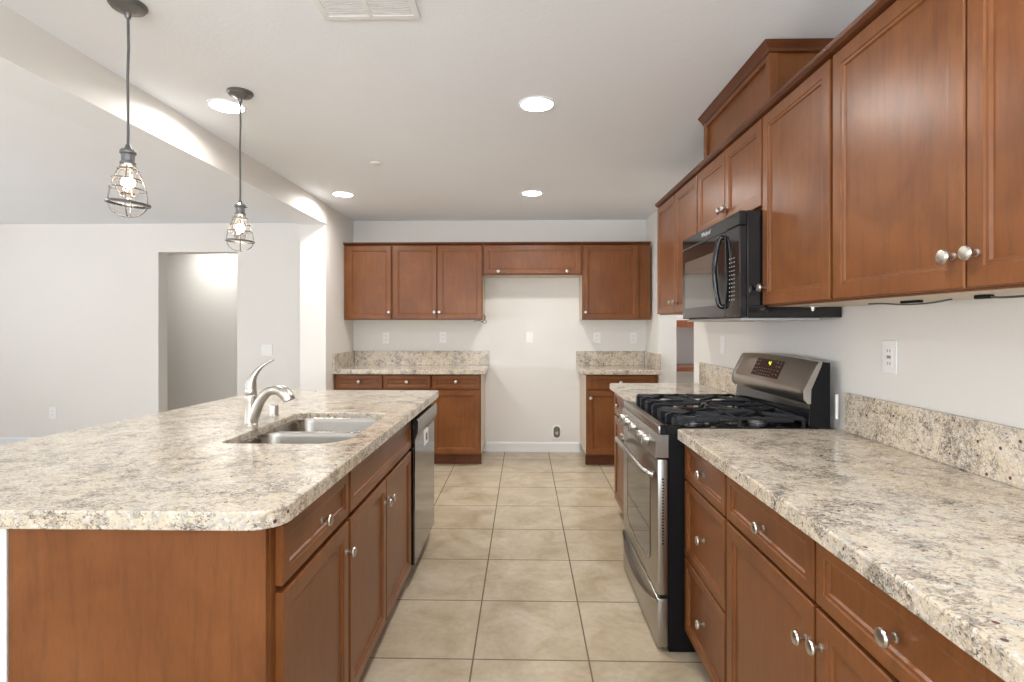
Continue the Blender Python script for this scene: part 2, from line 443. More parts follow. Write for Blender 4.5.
# --- back wall uppers
bu = Run('B', 5.37); z0, z1 = 1.387, 2.135
cabinet(bu, 'wall_cabinet', 'single-door cherry wall cabinet at the left end of the back wall', XL+.003, -1.322, z0, z1, .329,
        doors=[(-1.775, -1.330, z0+.008, z1-.008, [(-1.350, z0+.075)])], crown=True)
cabinet(bu, 'wall_cabinet', 'two-door cherry wall cabinet on the back wall, left of the fridge bay', -1.320, -.412, z0, z1, .329,
        doors=[(-1.306, -.872, z0+.008, z1-.008, [(-.893, z0+.075)]), (-.862, -.420, z0+.008, z1-.008, [(-.843, z0+.075)])], crown=True)
cabinet(bu, 'bridge_cabinet', 'short wide cherry cabinet over the empty fridge bay', -.410, .577, 1.833, z1, .329,
        doors=[(-.398, .565, 1.845, z1-.008, [(-.256, 1.868), (.425, 1.868)])], crown=True)
cabinet(bu, 'wall_cabinet', 'single-door cherry wall cabinet on the back wall, right of the fridge bay', .579, XR-.027, z0, z1, .329,
        doors=[(.590, 1.135, z0+.008, z1-.008, [(.612, z0+.075)])], crown=True)
# --- back wall bases
bb = Run('B', 5.085)
cabinet(bb, 'base_cabinet', 'cherry base cabinet with two drawers in the back left corner, partly behind the island', XL+.002, -.876, .0, .870, .613, kick=.105,
        doors=[(-1.78, -1.345, .12, .715, [(-1.365, .65)]), (-1.328, -.885, .12, .715, [(-.905, .65)])],
        drawers=[(-1.78, -1.345, .732, .858, [(-1.562, .797)]), (-1.328, -.885, .732, .858, [(-1.107, .797)])])
cabinet(bb, 'base_cabinet', 'cherry base cabinet with one drawer and door at the left of the fridge bay', -.874, -.408, .0, .870, .613, kick=.105,
        doors=[(-.864, -.420, .12, .715, [(-.845, .65)])],
        drawers=[(-.864, -.420, .732, .858, [(-.642, .797)])])
cabinet(bb, 'base_cabinet', 'cherry base cabinet right of the fridge bay on the back wall', .586, XR-.022, .0, .870, .613, kick=.105,
        doors=[(.597, 1.215, .12, .715, [(.625, .65)])],
        drawers=[(.597, 1.215, .732, .858, [(.906, .797)])])
# --- right wall uppers
ru = Run('L', .955); z0, z1 = 1.405, 2.173; RD = .324
cabinet(ru, 'wall_cabinet', 'cherry wall cabinet with two narrow doors at the far end, beyond the microwave', 3.005, 3.90, z0, z1, RD,
        doors=[(3.014, 3.446, z0+.006, z1-.008, [(3.405, z0+.072)]), (3.452, 3.892, z0+.006, z1-.008, [(3.490, z0+.072)])], crown=True)
cabinet(ru, 'wall_cabinet', 'short two-door cherry wall cabinet directly above the black microwave', 2.191, 3.003, 1.805, z1, RD,
        doors=[(2.198, 2.588, 1.813, z1-.008, [(2.563, 1.880)]), (2.594, 2.995, 1.813, z1-.008, [(2.620, 1.880)])], crown=True)
cabinet(ru, 'wall_cabinet', 'single-door cherry wall cabinet just nearer than the microwave', 1.704, 2.189, z0, z1, RD,
        doors=[(1.711, 2.186, z0+.006, z1-.008, [(2.160, z0+.075)])], crown=True)
cabinet(ru, 'wall_cabinet', 'large two-door cherry wall cabinet nearest the camera, top right', .68, 1.702, z0, z1, RD,
        doors=[(.687, 1.188, z0+.006, z1-.008, [(1.160, z0+.078)]), (1.194, 1.695, z0+.006, z1-.008, [(1.222, z0+.078)])], crown=True)
# --- vent chase box above the short cabinet, up to the ceiling
t = thing('vent_chase', 'cherry panelled box on top of the wall cabinets, reaching the ceiling above the microwave', 'cabinet', (1.12, 2.54, 2.188))
x0, ya, yb_, za, zb = .965, 2.142, 2.925, 2.203, 2.4385
obj('chase_body', bx(x0+.016, XR-.002, ya+.012, yb_-.002, za, zb-.002), M['cherry'], t)
b = B()
for q in ((ya+.001, ya+.04), (yb_-.04, yb_)): box(b, x0, x0+.016, q[0], q[1], za, zb-.036, .002)
box(b, x0, x0+.016, ya+.04, yb_-.04, zb-.055, zb-.036, .001)
box(b, x0+.001, x0+.035, ya, ya+.012, za, zb-.036, .002); box(b, XR-.03, XR-.002, ya, ya+.012, za, zb-.036, .002)
obj('corner_stiles', b, M['cherry'], t)
b = B()
pr = [(0, -.036), (-.006, -.033), (-.010, -.024), (-.024, -.010), (-.032, 0), (0, 0)]
# mitred crown: front run and near return
rings = []
for (cx, cy, sx, sy) in ((x0, yb_, 1, 0), (x0, ya, 1, 1), (XR-.002, ya, 0, 1)):
    rings.append([b.verts.new((cx + d*sx, cy + d*sy, zb+h)) for d, h in pr])
for p, q in zip(rings, rings[1:]):
    for i in range(len(pr)): b.faces.new((p[i], p[(i+1) % len(pr)], q[(i+1) % len(pr)], q[i]))
b.faces.new(rings[0]); b.faces.new(rings[-1])
obj('crown_moulding', b, M['cherry_edge'], t)
# --- right wall bases
rb = Run('L', .647); RD = .631
cabinet(rb, 'base_cabinet', 'cherry base cabinet on the far side of the range, by the pantry opening', 2.985, 3.885, 0, .870, RD, kick=.09,
        doors=[(2.995, 3.430, .10, .690, [(3.405, .63)]), (3.440, 3.878, .10, .690, [(3.465, .63)])],
        drawers=[(2.995, 3.430, .705, .860, [(3.21, .785)]), (3.440, 3.878, .705, .860, [(3.66, .785)])])
cabinet(rb, 'drawer_cabinet', 'cherry cabinet with a stack of three drawers beside the range', 1.752, 2.20, 0, .870, RD, kick=.075,
        drawers=[(1.760, 2.192, .713, .862, [(1.955, .792)]), (1.760, 2.192, .404, .705, [(1.955, .556)]), (1.760, 2.192, .100, .396, [(1.955, .255)])])
cabinet(rb, 'base_cabinet', 'cherry base cabinet with two drawers and two doors in the right foreground', .686, 1.750, 0, .870, RD, kick=.075,
        doors=[(1.224, 1.741, .100, .703, [(1.252, .614)]), (.694, 1.214, .100, .703, [(1.188, .630)])],
        drawers=[(1.224, 1.741, .714, .862, [(1.472, .783)]), (.694, 1.214, .714, .862, [(.954, .787)])])
cabinet(rb, 'base_cabinet', 'cherry base cabinet at the near end of the right-hand run', -.23, .684, 0, .870, RD, kick=.075,
        doors=[(-.222, .222, .100, .703, [(.194, .60)]), (.232, .676, .100, .703, [(.260, .60)])],
        drawers=[(-.222, .222, .714, .862, [(.0, .790)]), (.232, .676, .714, .862, [(.454, .790)])])
# --- island bases
ib = Run('I', -.570); ID = .60
t = cabinet(ib, 'base_cabinet', 'cherry island cabinet with one drawer over one door at the near corner', 1.245, 1.752, 0, .870, ID, kick=.09,
        doors=[(1.268, 1.745, .10, .695, [(1.718, .605)])],
        drawers=[(1.268, 1.745, .712, .855, [(1.507, .782)])])
b = B(); box(b, -1.196, -.592, 1.226, 1.244, .001, .870, .001)
obj('end_panel', b, M['cherry'], t, 'plain reddish cherry end panel facing the camera')
cabinet(ib, 'sink_cabinet', 'cherry island cabinet below the sink with wide false drawer front and two doors', 1.754, 2.728, 0, .870, ID, kick=.09, body_top=.66,
        doors=[(1.763, 2.222, .10, .695, [(2.196, .605)]), (2.232, 2.717, .10, .695, [(2.262, .605)])],
        drawers=[(1.763, 2.717, .712, .855, [])])
# pony wall behind the island cabinets
struct('wall_island', bx(-1.33, -1.200, 1.226, 3.43, 0, .870), M['wall'])
t = tag(obj('island_end_filler', bx(-1.168, -.60, 3.345, 3.425, .001, .870, .002), M['cherry'], origin=None), 'narrow cherry end panel past the dishwasher at the far end of the island', 'panel')

# ---------------------------------------------------------------- sink, faucet, dispenser
t = thing('sink', 'double-bowl undermount stainless steel sink in the island countertop', 'sink', (-.85, 2.225, .65))
def bowl(name, xa, xb, ya, yb, lab):
    b = B(); zt, zb_ = .888, .69
    levels = [(.0, zt, 0), (-.001, zt-.004, 0), (-.006, zt-.02, 0), (-.012, zb_+.05, 0), (-.03, zb_+.015, 0), (-.06, zb_, 0)]
    loops = []
    for gr, z, _ in levels:
        pts = rounded(xa-max(gr, -1), xb+gr, ya-gr, yb+gr, max(.02, .075+gr*.6), 6)
        loops.append([b.verts.new((p[0], p[1], z)) for p in pts])
    for a, c in zip(loops, loops[1:]):
        n = len(a)
        for i in range(n): b.faces.new((a[i], a[(i+1) % n], c[(i+1) % n], c[i]))
    b.faces.new(loops[-1]); 
    o = obj(name, b, M['sinksteel'], t, lab, smooth=True)
    s = o.modifiers.new('solid', 'SOLIDIFY'); s.thickness = .0012; s.offset = -1
    return o
bf = bowl('bowl', -1.076, -.642, 2.232, 2.558, 'farther bowl'); bn = bowl('bowl', -1.076, -.642, 1.887, 2.208, 'nearer bowl')
obj('divider', bx(-1.070, -.648, 2.207, 2.233, .855, .8875, .004), M['sinksteel'], t, 'flat steel bridge between the bowls')
for par, yy in ((bf, 2.41), (bn, 2.04)):
    obj('drain', lathe(B(), (-.86, yy, .6915), (0, 0, 1), [(0, .045), (.002, .044), (.003, .036), (.001, .03), (.001, .002)], 24), M['nickel'], par, smooth=True)
t = thing('faucet', 'brushed nickel pull-out kitchen faucet with curved lever beside the sink', 'faucet', (-1.143, 2.235, .914))
fx, fy = -1.143, 2.235
obj('body', lathe(B(), (fx, fy, .9145), (0, 0, 1), [(0, .028), (.004, .028), (.008, .0245), (.05, .0235), (.10, .024), (.118, .0255), (.124, .0245), (.127, .022), (.131, .0245), (.150, .0225), (.160, .018), (.166, .008)], 28), M['nickel'], t, smooth=True)
sp = spline([(fx+.004, fy, .925), (fx+.024, fy-.006, .970), (fx+.048, fy-.012, 1.020), (fx+.082, fy-.018, 1.055), (fx+.118, fy-.024, 1.064)], 6)
obj('spout', tube(B(), sp, [.0225-.0055*i/(len(sp)-1) for i in range(len(sp))], 16), M['nickel'], t, smooth=True)
sp = spline([(fx+.100, fy-.020, 1.062), (fx+.125, fy-.026, 1.064), (fx+.150, fy-.030, 1.055), (fx+.170, fy-.032, 1.036), (fx+.177, fy-.033, 1.022)], 5)
n = len(sp)
obj('spray_head', tube(B(), sp, [.0175+.0075*min(1, i/(n*.5)) for i in range(n)], 16), M['nickel'], t, smooth=True)
lv = spline([(fx-.002, fy, 1.070), (fx+.006, fy, 1.105), (fx+.022, fy+.003, 1.135), (fx+.045, fy+.006, 1.160), (fx+.068, fy+.010, 1.176), (fx+.090, fy+.012, 1.186)], 6)
n = len(lv)
obj('lever', tube(B(), lv, [.0205*(1-i/(n-1))**2.2+.0048 for i in range(n)], 14), M['nickel'], t, smooth=True)
tag(obj('air_gap_cap', lathe(B(), (-1.150, 2.46, .9145), (0, 0, 1), [(0, .021), (.003, .021), (.004, .0195), (.045, .0195), (.050, .0185), (.052, .015)], 24), M['nickel'], origin=(-1.15, 2.46, .9145), smooth=True),
    'short brushed nickel cylinder standing on the granite beside the faucet', 'sink fitting')

# ---------------------------------------------------------------- dishwasher
t = thing('dishwasher', 'dishwasher with dark reflective steel door built into the island beyond the sink cabinet', 'dishwasher', (-.86, 3.04, 0))
ya, yb_ = 2.738, 3.338
obj('tub_body', bx(-1.165, -.60, ya, yb_, .10, .862), M['blackmat'], t)
obj('toe_panel', bx(-.66, -.64, ya, yb_, .004, .10), M['blackmat'], t)
obj('door_edge', bx(-.60, -.572, ya, yb_, .105, .855, .003), M['black'], t, 'black side edge of the door')
obj('door', bx(-.5715, -.556, ya+.003, yb_-.003, .105, .744, .004), M['darksteel'], t)
b = B(); prism_y(b, [(-.5715, .745), (-.556, .745), (-.549, .765), (-.541, .785), (-.539, .84), (-.545, .850), (-.5715, .851)], ya+.003, yb_-.003)
cp = obj('control_panel', b, mat('dim_stainless', (.27, .25, .225), .25, 1), t, 'bulged stainless handle panel', smooth=True)
b = B(); prism_y(b, [(-.5715, .744), (-.555, .744), (-.5485, .764), (-.5405, .784), (-.5385, .841), (-.545, .851), (-.5715, .852)], ya-.001, ya+.0028)
obj('side_cap', b, M['black'], cp, 'black end cap')
obj('vent_slot', bx(-.5405, -.5386, 2.80, 2.90, .826, .832), M['black'], cp)
b = B(); box(b, -.556, -.549, 2.98, 3.09, .665, .745, .001)
st = obj('badge', b, M['plate'], t, 'small white sticker with dark print')
obj('print', bx(-.549, -.5484, 3.015, 3.055, .685, .725), M['blackmat'], st)

# ---------------------------------------------------------------- gas range
Y0, Y1 = 2.207, 2.967; YM = (Y0+Y1)/2
t = thing('gas_range', 'stainless steel gas range with black cast iron grates and slanted console', 'range', (.9, YM, 0))
obj('side_body', bx(.5875, 1.235, Y0, Y1, .003, .8995, .003), M['blackmat'], t, 'black enamel sides')
# oven door
b = B(); box(b, .556, .599, Y0+.002, Y1-.002, .232, .785, .006, 2)
dr = obj('oven_door', b, M['steel'], t, smooth=True)
b = B(); W0, W1 = 2.345, 2.830
pts = [(W0, .345), (W0+.05, .315), (YM, .300), (W1-.05, .315), (W1, .345), (W1, .665), (W0, .665)]
prism_x(b, pts, .5535, .5565); obj('oven_window', b, M['glassdark'], dr, 'dark reflective glass window')
b = B(); outp = [(W0-.013, .337), (W0+.045, .304), (YM, .288), (W1-.045, .304), (W1+.013, .337), (W1+.013, .678), (W0-.013, .678)]
vo_ = [[b.verts.new((x, y, z)) for y, z in P_] for x, P_ in ((.5555, outp), (.5525, outp), (.5525, pts), (.5555, pts))]
for a, c in zip(vo_, vo_[1:]):
    for i in range(7): b.faces.new((a[i], a[(i+1) % 7], c[(i+1) % 7], c[i]))
obj('window_frame', b, M['darksteel'], dr)
hp = spline([(.548, Y0+.04, .715), (.520, Y0+.055, .722), (.503, Y0+.13, .733), (.492, YM, .745), (.503, Y1-.13, .733), (.520, Y1-.055, .722), (.548, Y1-.04, .715)], 8)
b = B(); tube(b, hp, .0135, 12)
obj('door_handle', b, M['steel'], dr, 'bowed stainless handle bar', smooth=True)
b = B()
for k in range(22): box(b, .5740, .582, Y0+.0008, Y0+.0025, .44+k*.0125, .445+k*.0125)
obj('vent_slots', b, M['black'], dr)
# storage drawer with its curved lip
b = B(); box(b, .556, .599, Y0+.002, Y1-.002, .018, .218, .005, 2)
sd = obj('storage_drawer', b, M['steel'], t, smooth=True)
b = B(); N_ = 24; rr = []
for i in range(N_+1):
    y = Y0+.012 + (Y1-Y0-.024)*i/N_; u = 2*i/N_-1; dz = .055*(1-u*u); dx = .020*(1-u*u)**.7
    zz = .206-dz
    rr.append([b.verts.new(p) for p in ((.557, y, zz-.010), (.553-dx, y, zz-.004), (.549-dx, y, zz+.006), (.553-dx, y, zz+.012), (.557, y, zz+.004))])
for a, c in zip(rr, rr[1:]):
    for i in range(5): b.faces.new((a[i], a[(i+1) % 5], c[(i+1) % 5], c[i]))
b.faces.new(rr[0]); b.faces.new(rr[-1])
obj('curved_lip', b, M['steel'], sd, smooth=True)
obj('door_gap', bx(.555, .587, Y0+.004, Y1-.004, .2185, .2315), M['black'], t)
# knob panel
b = B(); prism_y(b, [(.600, .792), (.548, .792), (.546, .800), (.552, .872), (.560, .885), (.600, .885)], Y0+.001, Y1-.001)
kp = obj('control_panel', b, M['steel'], t, 'stainless knob panel', smooth=True)
for yy in (2.33, 2.43, YM+.02, 2.745, 2.855):
    n_ = Vector((-1, 0, .08)).normalized(); o_ = Vector((.550, yy, .842))
    k_ = lathe(B(), o_, n_, [(0, .026), (.003, .0265), (.006, .022), (.026, .0195), (.030, .016), (.031, .002)], 24)
    k_ = obj('knob', k_, M['steel'], kp, 'chromed burner knob', smooth=True)
    p_ = o_ + n_*.030
    obj('grip', bx(p_.x-.008, p_.x+.004, yy-.0045, yy+.0045, .824, .862, .002), M['steel'], k_)
# cooktop
obj('front_rail', bx(.546, .578, Y0, Y1, .8875, .921, .004, 2), M['steel'], t, 'stainless front rail', smooth=True)
b = B(); box(b, .5785, 1.165, Y0, Y1, .9005, .9155, .003)
ct = obj('cooktop', b, M['black'], t)
b = B(); box(b, .553, .5785, Y0-.003, Y0+.012, .885, .925, .003)
box(b, .575, .635, Y0-.003, Y0+.012, .885, .925, .003)
obj('corner_cap', b, M['blackmat'], t)
burn = [(.72, 2.335, .046), (1.00, 2.335, .036), (.86, YM, .05), (.72, 2.84, .04), (1.00, 2.84, .036)]
for x, y, r in burn:
    o_ = obj('burner', lathe(B(), (x, y, .9156), (0, 0, 1), [(0, r*1.1), (.004, r*1.1), (.006, r*.95), (.012, r*.9)], 24), M['pewter'], ct, smooth=True)
    obj('burner_cap', lathe(B(), (x, y, .928), (0, 0, 1), [(0, r*.82), (.005, r*.84), (.009, r*.75), (.010, .002)], 24), M['iron'], o_, smooth=True)
def bar(b, p, q, wd=.011, h=.013):
    p, q = Vector(p), Vector(q); d = (q-p).normalized(); s = Vector((-d.y, d.x, 0)).normalized()*wd/2; u = Vector((0, 0, h))
    a = [b.verts.new(v) for v in (p-s, p+s, p+s*.6+u, p-s*.6+u)]; c = [b.verts.new(v) for v in (q-s, q+s, q+s*.6+u, q-s*.6+u)]
    for i in range(4): b.faces.new((a[i], a[(i+1) % 4], c[(i+1) % 4], c[i]))
    b.faces.new(a); b.faces.new(c)
zg = .945
for ya, yb_, bl in ((Y0+.012, Y0+.250, burn[:2]), (Y0+.254, Y1-.254, burn[2:3]), (Y1-.250, Y1-.012, burn[3:])):
    b = B(); xa, xb = .618, 1.135
    for p, q in (((xb, ya), (xb, yb_)), ((xa, ya), (xb, ya)), ((xa, yb_), (xb, yb_))):
        bar(b, (*p, zg+.002), (*q, zg+.002), .011, .010)
    for x, y in ((xa, ya), (xa, yb_), (xb, ya), (xb, yb_), ((xa+xb)/2, ya), ((xa+xb)/2, yb_)):
        box(b, x-.007, x+.007, y-.005, y+.005, .9157, zg+.006, .002)
    for x, y, r in bl:
        for k in range(4 if len(bl) > 1 else 6):
            ang = PI/4 + k*PI/2 if len(bl) > 1 else k*PI/3
            d = Vector((math.cos(ang), math.sin(ang)))
            lim = []
            hx = (x-xa, xb-x) if len(bl) == 1 else ((x-xa, .86-x) if x < .86 else (x-.86, xb-x))
            if d.x > .01: lim.append(hx[1]/d.x)
            if d.x < -.01: lim.append(-hx[0]/d.x)
            if d.y > .01: lim.append((yb_-y)/d.y)
            if d.y < -.01: lim.append(-(y-ya)/d.y)
            L = min(lim)
            bar(b, (x+d.x*r*.5, y+d.y*r*.5, zg+.006), (x+d.x*L, y+d.y*L, zg+.001), .010, .014)
    if len(bl) > 1:
        bar(b, (.86, ya, zg), (.86, yb_, zg), .012)
        yc = (ya+yb_)/2; bar(b, (.86-.10, yc, zg+.004), (.86+.10, yc, zg+.004), .010)
    # broad angled front feet
    for y in (ya+.016, (ya+yb_)/2, yb_-.016):
        prism_y(b, [(xa+.09, zg+.010), (xa+.02, zg+.014), (xa-.008, zg+.004), (xa-.008, .9157), (xa+.010, .9157), (xa+.09, zg-.001)], y-.012, y+.012)
    for s in (ya, yb_-.014):
        box(b, .70, .80, s, s+.014, zg-.012, zg+.014, .004); box(b, .98, 1.10, s, s+.014, zg-.012, zg+.014, .004)
    obj('grate', b, M['iron'], ct, 'black cast iron grate')
# the door, drawer and knob panel stand proud of the body
for o_ in (dr, sd, kp): o_.location.x = -.013
# backguard
b = B(); prism_y(b, [(1.165, .9156), (1.150, .930), (1.158, 1.005), (1.160, 1.015), (1.232, 1.015), (1.232, .9156)], Y0+.004, Y1-.004)
obj('backguard', b, M['black'], t, 'glossy black panel under the console')
cons = [(1.150, 1.012), (1.134, 1.030), (1.131, 1.066), (1.139, 1.078), (1.186, 1.170), (1.196, 1.181), (1.215, 1.184), (1.225, 1.180), (1.225, 1.012)]
b = B(); nseg = 20; rings = []
for i in range(nseg+1):
    u = 2*i/nseg-1; y = Y0+.016 + (Y1-Y0-.032)*i/nseg; up = .010*(1-u*u)
    rings.append([b.verts.new((x-.006*(1-u*u)*(1 if x < 1.2 else 0), y, z + up*max(0, (z-1.05)/.13))) for x, z in cons])
for a, c in zip(rings, rings[1:]):
    for i in range(len(cons)): b.faces.new((a[i], a[(i+1) % len(cons)], c[(i+1) % len(cons)], c[i]))
b.faces.new(rings[0]); b.faces.new(rings[-1])
co = obj('console', b, M['steel'], t, 'slanted stainless console', smooth=True)
for s0, s1 in ((Y0, Y0+.0155), (Y1-.0155, Y1)):
    b = B(); prism_y(b, [(x-.004 if x < 1.2 else x, z) for x, z in cons[:6]] + [(1.205, 1.183), (1.200, 1.165), (1.160, 1.07), (1.158, 1.012)], s0, s1)
    obj('end_cap', b, M['steel'], co)
b = B(); prism_y(b, [(1.159, .9156), (1.161, 1.07), (1.201, 1.164), (1.206, 1.182), (1.236, 1.180), (1.236, .9156)], Y0+.001, Y0+.0035)
obj('side_cover', b, M['blackmat'], t)
# display on the slanted face
n0 = Vector((-(1.170-1.078), 0, 1.186-1.139)).normalized()
def onface(y, s, h):   # s 0..1 up the slanted face
    u = 2*(y-Y0-.016)/(Y1-Y0-.032)-1
    p = Vector((1.139-.006*(1-u*u), y, 1.078+.010*(1-u*u)*.22)).lerp(Vector((1.186-.006*(1-u*u), y, 1.170+.010*(1-u*u)*.92)), s)
    return p + n0*h
def facepatch(b, y0, y1, s0, s1, h0, h1):
    a = [b.verts.new(onface(y, s, h0)) for y, s in ((y0, s0), (y1, s0), (y1, s1), (y0, s1))]
    c = [b.verts.new(onface(y, s, h1)) for y, s in ((y0, s0), (y1, s0), (y1, s1), (y0, s1))]
    for i in range(4): b.faces.new((a[i], a[(i+1) % 4], c[(i+1) % 4], c[i]))
    b.faces.new(a); b.faces.new(c)
b = B(); facepatch(b, 2.455, 2.735, .08, .90, -.003, .0018)
dp = obj('touch_panel', b, mat('dark_touch_panel', (.022, .010, .009), .2), co, 'dark brown touch panel')
b = B()
for y in (2.475, 2.505, 2.690, 2.715):
    for s in (.22, .40, .58, .76): facepatch(b, y, y+.010, s, s+.05, .0018, .0023)
for y in (2.54, 2.565, 2.59, 2.615, 2.64, 2.665):
    for s in (.16, .30, .43): facepatch(b, y, y+.009, s, s+.035, .0018, .0023)
obj('key_print', b, mat('faded_key_print', (.20, .16, .15), .4), dp)
b = B()   # clock digit strokes: a 4
facepatch(b, 2.575, 2.579, .62, .80, .0019, .0025); facepatch(b, 2.575, 2.595, .69, .72, .0019, .0025); facepatch(b, 2.591, 2.595, .70, .80, .0019, .0025)

obj('clock_digits', b, M['led'], dp, 'glowing yellow clock digits')
obj('badge', lathe(B(), (1.1315, 2.60, 1.047), (-1, 0, 0), [(0, .007), (.0015, .007)], 16), M['nickel'], co)
tag(obj('cord_tag', bx(1.248, 1.258, 2.186, 2.198, .955, 1.055, .003), M['plate'], origin=None), 'scrap of white tape hanging behind the near end of the range', 'tape')

# ---------------------------------------------------------------- microwave
t = thing('microwave', 'black over-the-range microwave hung under the short wall cabinet', 'microwave', (1.08, 2.57, 1.36))
ya, yb_ = 2.196, 2.976
obj('body', bx(.900, XR-.003, ya, yb_, 1.362, 1.795, .003), M['black'], t)
obj('bottom_vent', bx(.885, 1.20, ya+.02, yb_-.02, 1.350, 1.3615, .001), M['grey_bottom'], t, 'grey metal underside')
dY = 2.35
obj('door', bx(.868, .899, dY+.001, yb_, 1.366, 1.735, .004), M['black'], t)
obj('top_grille', bx(.868, .899, ya, yb_, 1.7365, 1.795, .004), M['black'], t)
obj('control_panel', bx(.868, .899, ya, dY-.001, 1.366, 1.735, .004), M['black'], t)
kids = {c.name.split('.')[0]: c for c in bpy.data.objects if c.parent == t}
obj('window', bx(.8665, .8685, 2.44, 2.93, 1.42, 1.665, .0005), mat('tinted_microwave_glass', (.10, .095, .085), .05, 0, Specular_IOR_Level=1.0), kids['door'], 'tinted glass window')
hd = spline([(.868, 2.372, 1.712), (.852, 2.374, 1.706), (.840, 2.380, 1.650), (.834, 2.386, 1.565), (.840, 2.380, 1.475), (.852, 2.374, 1.418), (.868, 2.372, 1.412)], 7)
obj('handle', tube(B(), hd, .011, 12), M['black'], kids['door'], 'curved black handle', smooth=True)
b = B()
for i in range(3):
    for j in range(11):
        box(b, .8675, .8680, 2.247+i*.024, 2.256+i*.024, 1.435+j*.0172, 1.4395+j*.0172)
obj('keypad_print', b, M['btn'], kids['control_panel'])
# maker's badge: oval with script lettering
b = B()
cu = bpy.data.curves.new('badge_text', 'FONT'); cu.body = 'Whirlpool'; cu.size = .030; cu.extrude = .0006; cu.align_x = 'CENTER'; cu.align_y = 'CENTER'; cu.shear = .25
tmp = bpy.data.objects.new('badge_tmp', cu); COL.objects.link(tmp)
bpy.context.view_layer.update()
me = bpy.data.meshes.new_from_object(tmp.evaluated_get(bpy.context.evaluated_depsgraph_get())); COL.objects.unlink(tmp); bpy.data.objects.remove(tmp)
b.from_mesh(me)
# text lies in XY facing +Z: turn it to face -X, reading along -Y
mt = Matrix(((0, 0, -1, .8672), (-1, 0, 0, 2.60), (0, 1, 0, 1.768), (0, 0, 0, 1)))
bmesh.ops.transform(b, matrix=mt, verts=b.verts)
obj('maker_badge', b, mat('badge_silver', (.75, .75, .75), .3, .5), kids['top_grille'], 'silver script lettering')

# ---------------------------------------------------------------- outlets, switches, water box
def plate(kind, label, o, N, wd=.075, ht=.118, group=None):
    """kind outlet/gfci/switch/blank; o = centre on wall surface"""
    o = Vector(o); N = Vector(N); U = Vector((0, 0, 1)).cross(N)
    t = thing('wall_outlet' if kind in ('outlet', 'gfci') else 'light_switch', label, 'outlet' if kind in ('outlet', 'gfci') else 'switch', o + N*.001, group)
    def pb(u0, u1, z0, z1, h0, h1, bv=0):
        ps = [o + U*u + Vector((0, 0, z)) + N*h for u, z, h in ((u0, z0, h0), (u1, z1, h1))]
        return bx(min(ps[0].x, ps[1].x), max(ps[0].x, ps[1].x), min(ps[0].y, ps[1].y), max(ps[0].y, ps[1].y), ps[0].z, ps[1].z, bv)
    obj('cover_plate', pb(-wd/2, wd/2, -ht/2, ht/2, .001, .006, .002), M['plate'], t)
    if kind == 'outlet':
        for z in (-.020, .020):
            r = obj('receptacle', pb(-.0165, .0165, z-.0135, z+.0135, .006, .0075, .0005), M['plate'], t)
            b = pb(-.008, -.005, z-.003, z+.007, .0075, .0079); box_b = pb(.005, .008, z-.003, z+.007, .0075, .0079)
            me_ = bpy.data.meshes.new('x'); box_b.to_mesh(me_); b.from_mesh(me_); box_b.free()
            obj('slots', b, M['plate_dark'], r)
    elif kind == 'gfci':
        r = obj('receptacle', pb(-.017, .017, -.034, .034, .006, .0078, .0005), M['plate'], t)
        b = B()
        for (u0, u1, z0, z1) in ((-.008, -.005, .017, .027), (.005, .008, .017, .027), (-.008, -.005, -.027, -.017), (.005, .008, -.027, -.017), (-.010, .010, -.005, .005)):
            q = pb(u0, u1, z0, z1, .0078, .0085); me_ = bpy.data.meshes.new('x'); q.to_mesh(me_); b.from_mesh(me_); q.free()
        obj('slots', b, M['plate_dark'], r)
    elif kind == 'switch':
        n = 1 if wd < .1 else 2
        for k in range(n):
            u = 0 if n == 1 else (-.023, .023)[k]
            obj('rocker', pb(u-.014, u+.014, -.032, .032, .006, .009, .001), M['plate'], t)
    return t
plate('outlet', 'white outlet on the back wall above the left countertop, the left of two', (-1.464, YB, 1.197), (0, -1, 0))
plate('outlet', 'white outlet on the back wall above the left countertop, nearer the fridge bay', (-.857, YB, 1.205), (0, -1, 0))
plate('switch', 'white plate in the middle of the empty fridge bay wall', (.063, YB, 1.207), (0, -1, 0))
plate('outlet', 'white outlet above the small back right countertop, the left of two', (.768, YB, 1.198), (0, -1, 0))
plate('outlet', 'white outlet above the small back right countertop, beside the corner', (1.145, YB, 1.198), (0, -1, 0))
plate('gfci', 'white outlet with test buttons on the right wall above the near countertop', (XR, 1.913, 1.220), (-1, 0, 0))
plate('switch', 'white plate on the right wall beyond the range', (XR, 3.504, 1.205), (-1, 0, 0))
plate('outlet', 'low white outlet on the far wall of the open room', (-5.156, 5.80, .372), (0, -1, 0), .08, .125)
plate('switch', 'double white light switch beside the hallway opening', (-2.788, 5.80, 1.064), (0, -1, 0), .12, .125)
t = thing('water_supply_box', 'white rounded recessed water box low in the fridge bay wall', 'supply box', (.345, YB-.001, .208))
def ring_xz(pr, y): return [(p[0]+.345, y, p[1]+.208) for p in pr]
b = B(); o1 = rounded(-.052, .052, -.078, .078, .05, 8); o2 = rounded(-.034, .034, -.060, .060, .033, 8)
L = [[b.verts.new(p) for p in ring_xz(q, y)] for q, y in ((o1, YB-.001), (o1, YB-.008), (o2, YB-.010), (o2, YB-.003))]
for a, c in zip(L, L[1:]):
    for i in range(len(a)): b.faces.new((a[i], a[(i+1) % len(a)], c[(i+1) % len(a)], c[i]))
obj('rim', b, M['plate'], t, smooth=True)
b = B(); a = [b.verts.new(p) for p in ring_xz(o2, YB-.0015)]; c = [b.verts.new(p) for p in ring_xz(o2, YB-.003)]
for i in range(len(a)): b.faces.new((a[i], a[(i+1) % len(a)], c[(i+1) % len(a)], c[i]))
b.faces.new(a); b.faces.new(c)
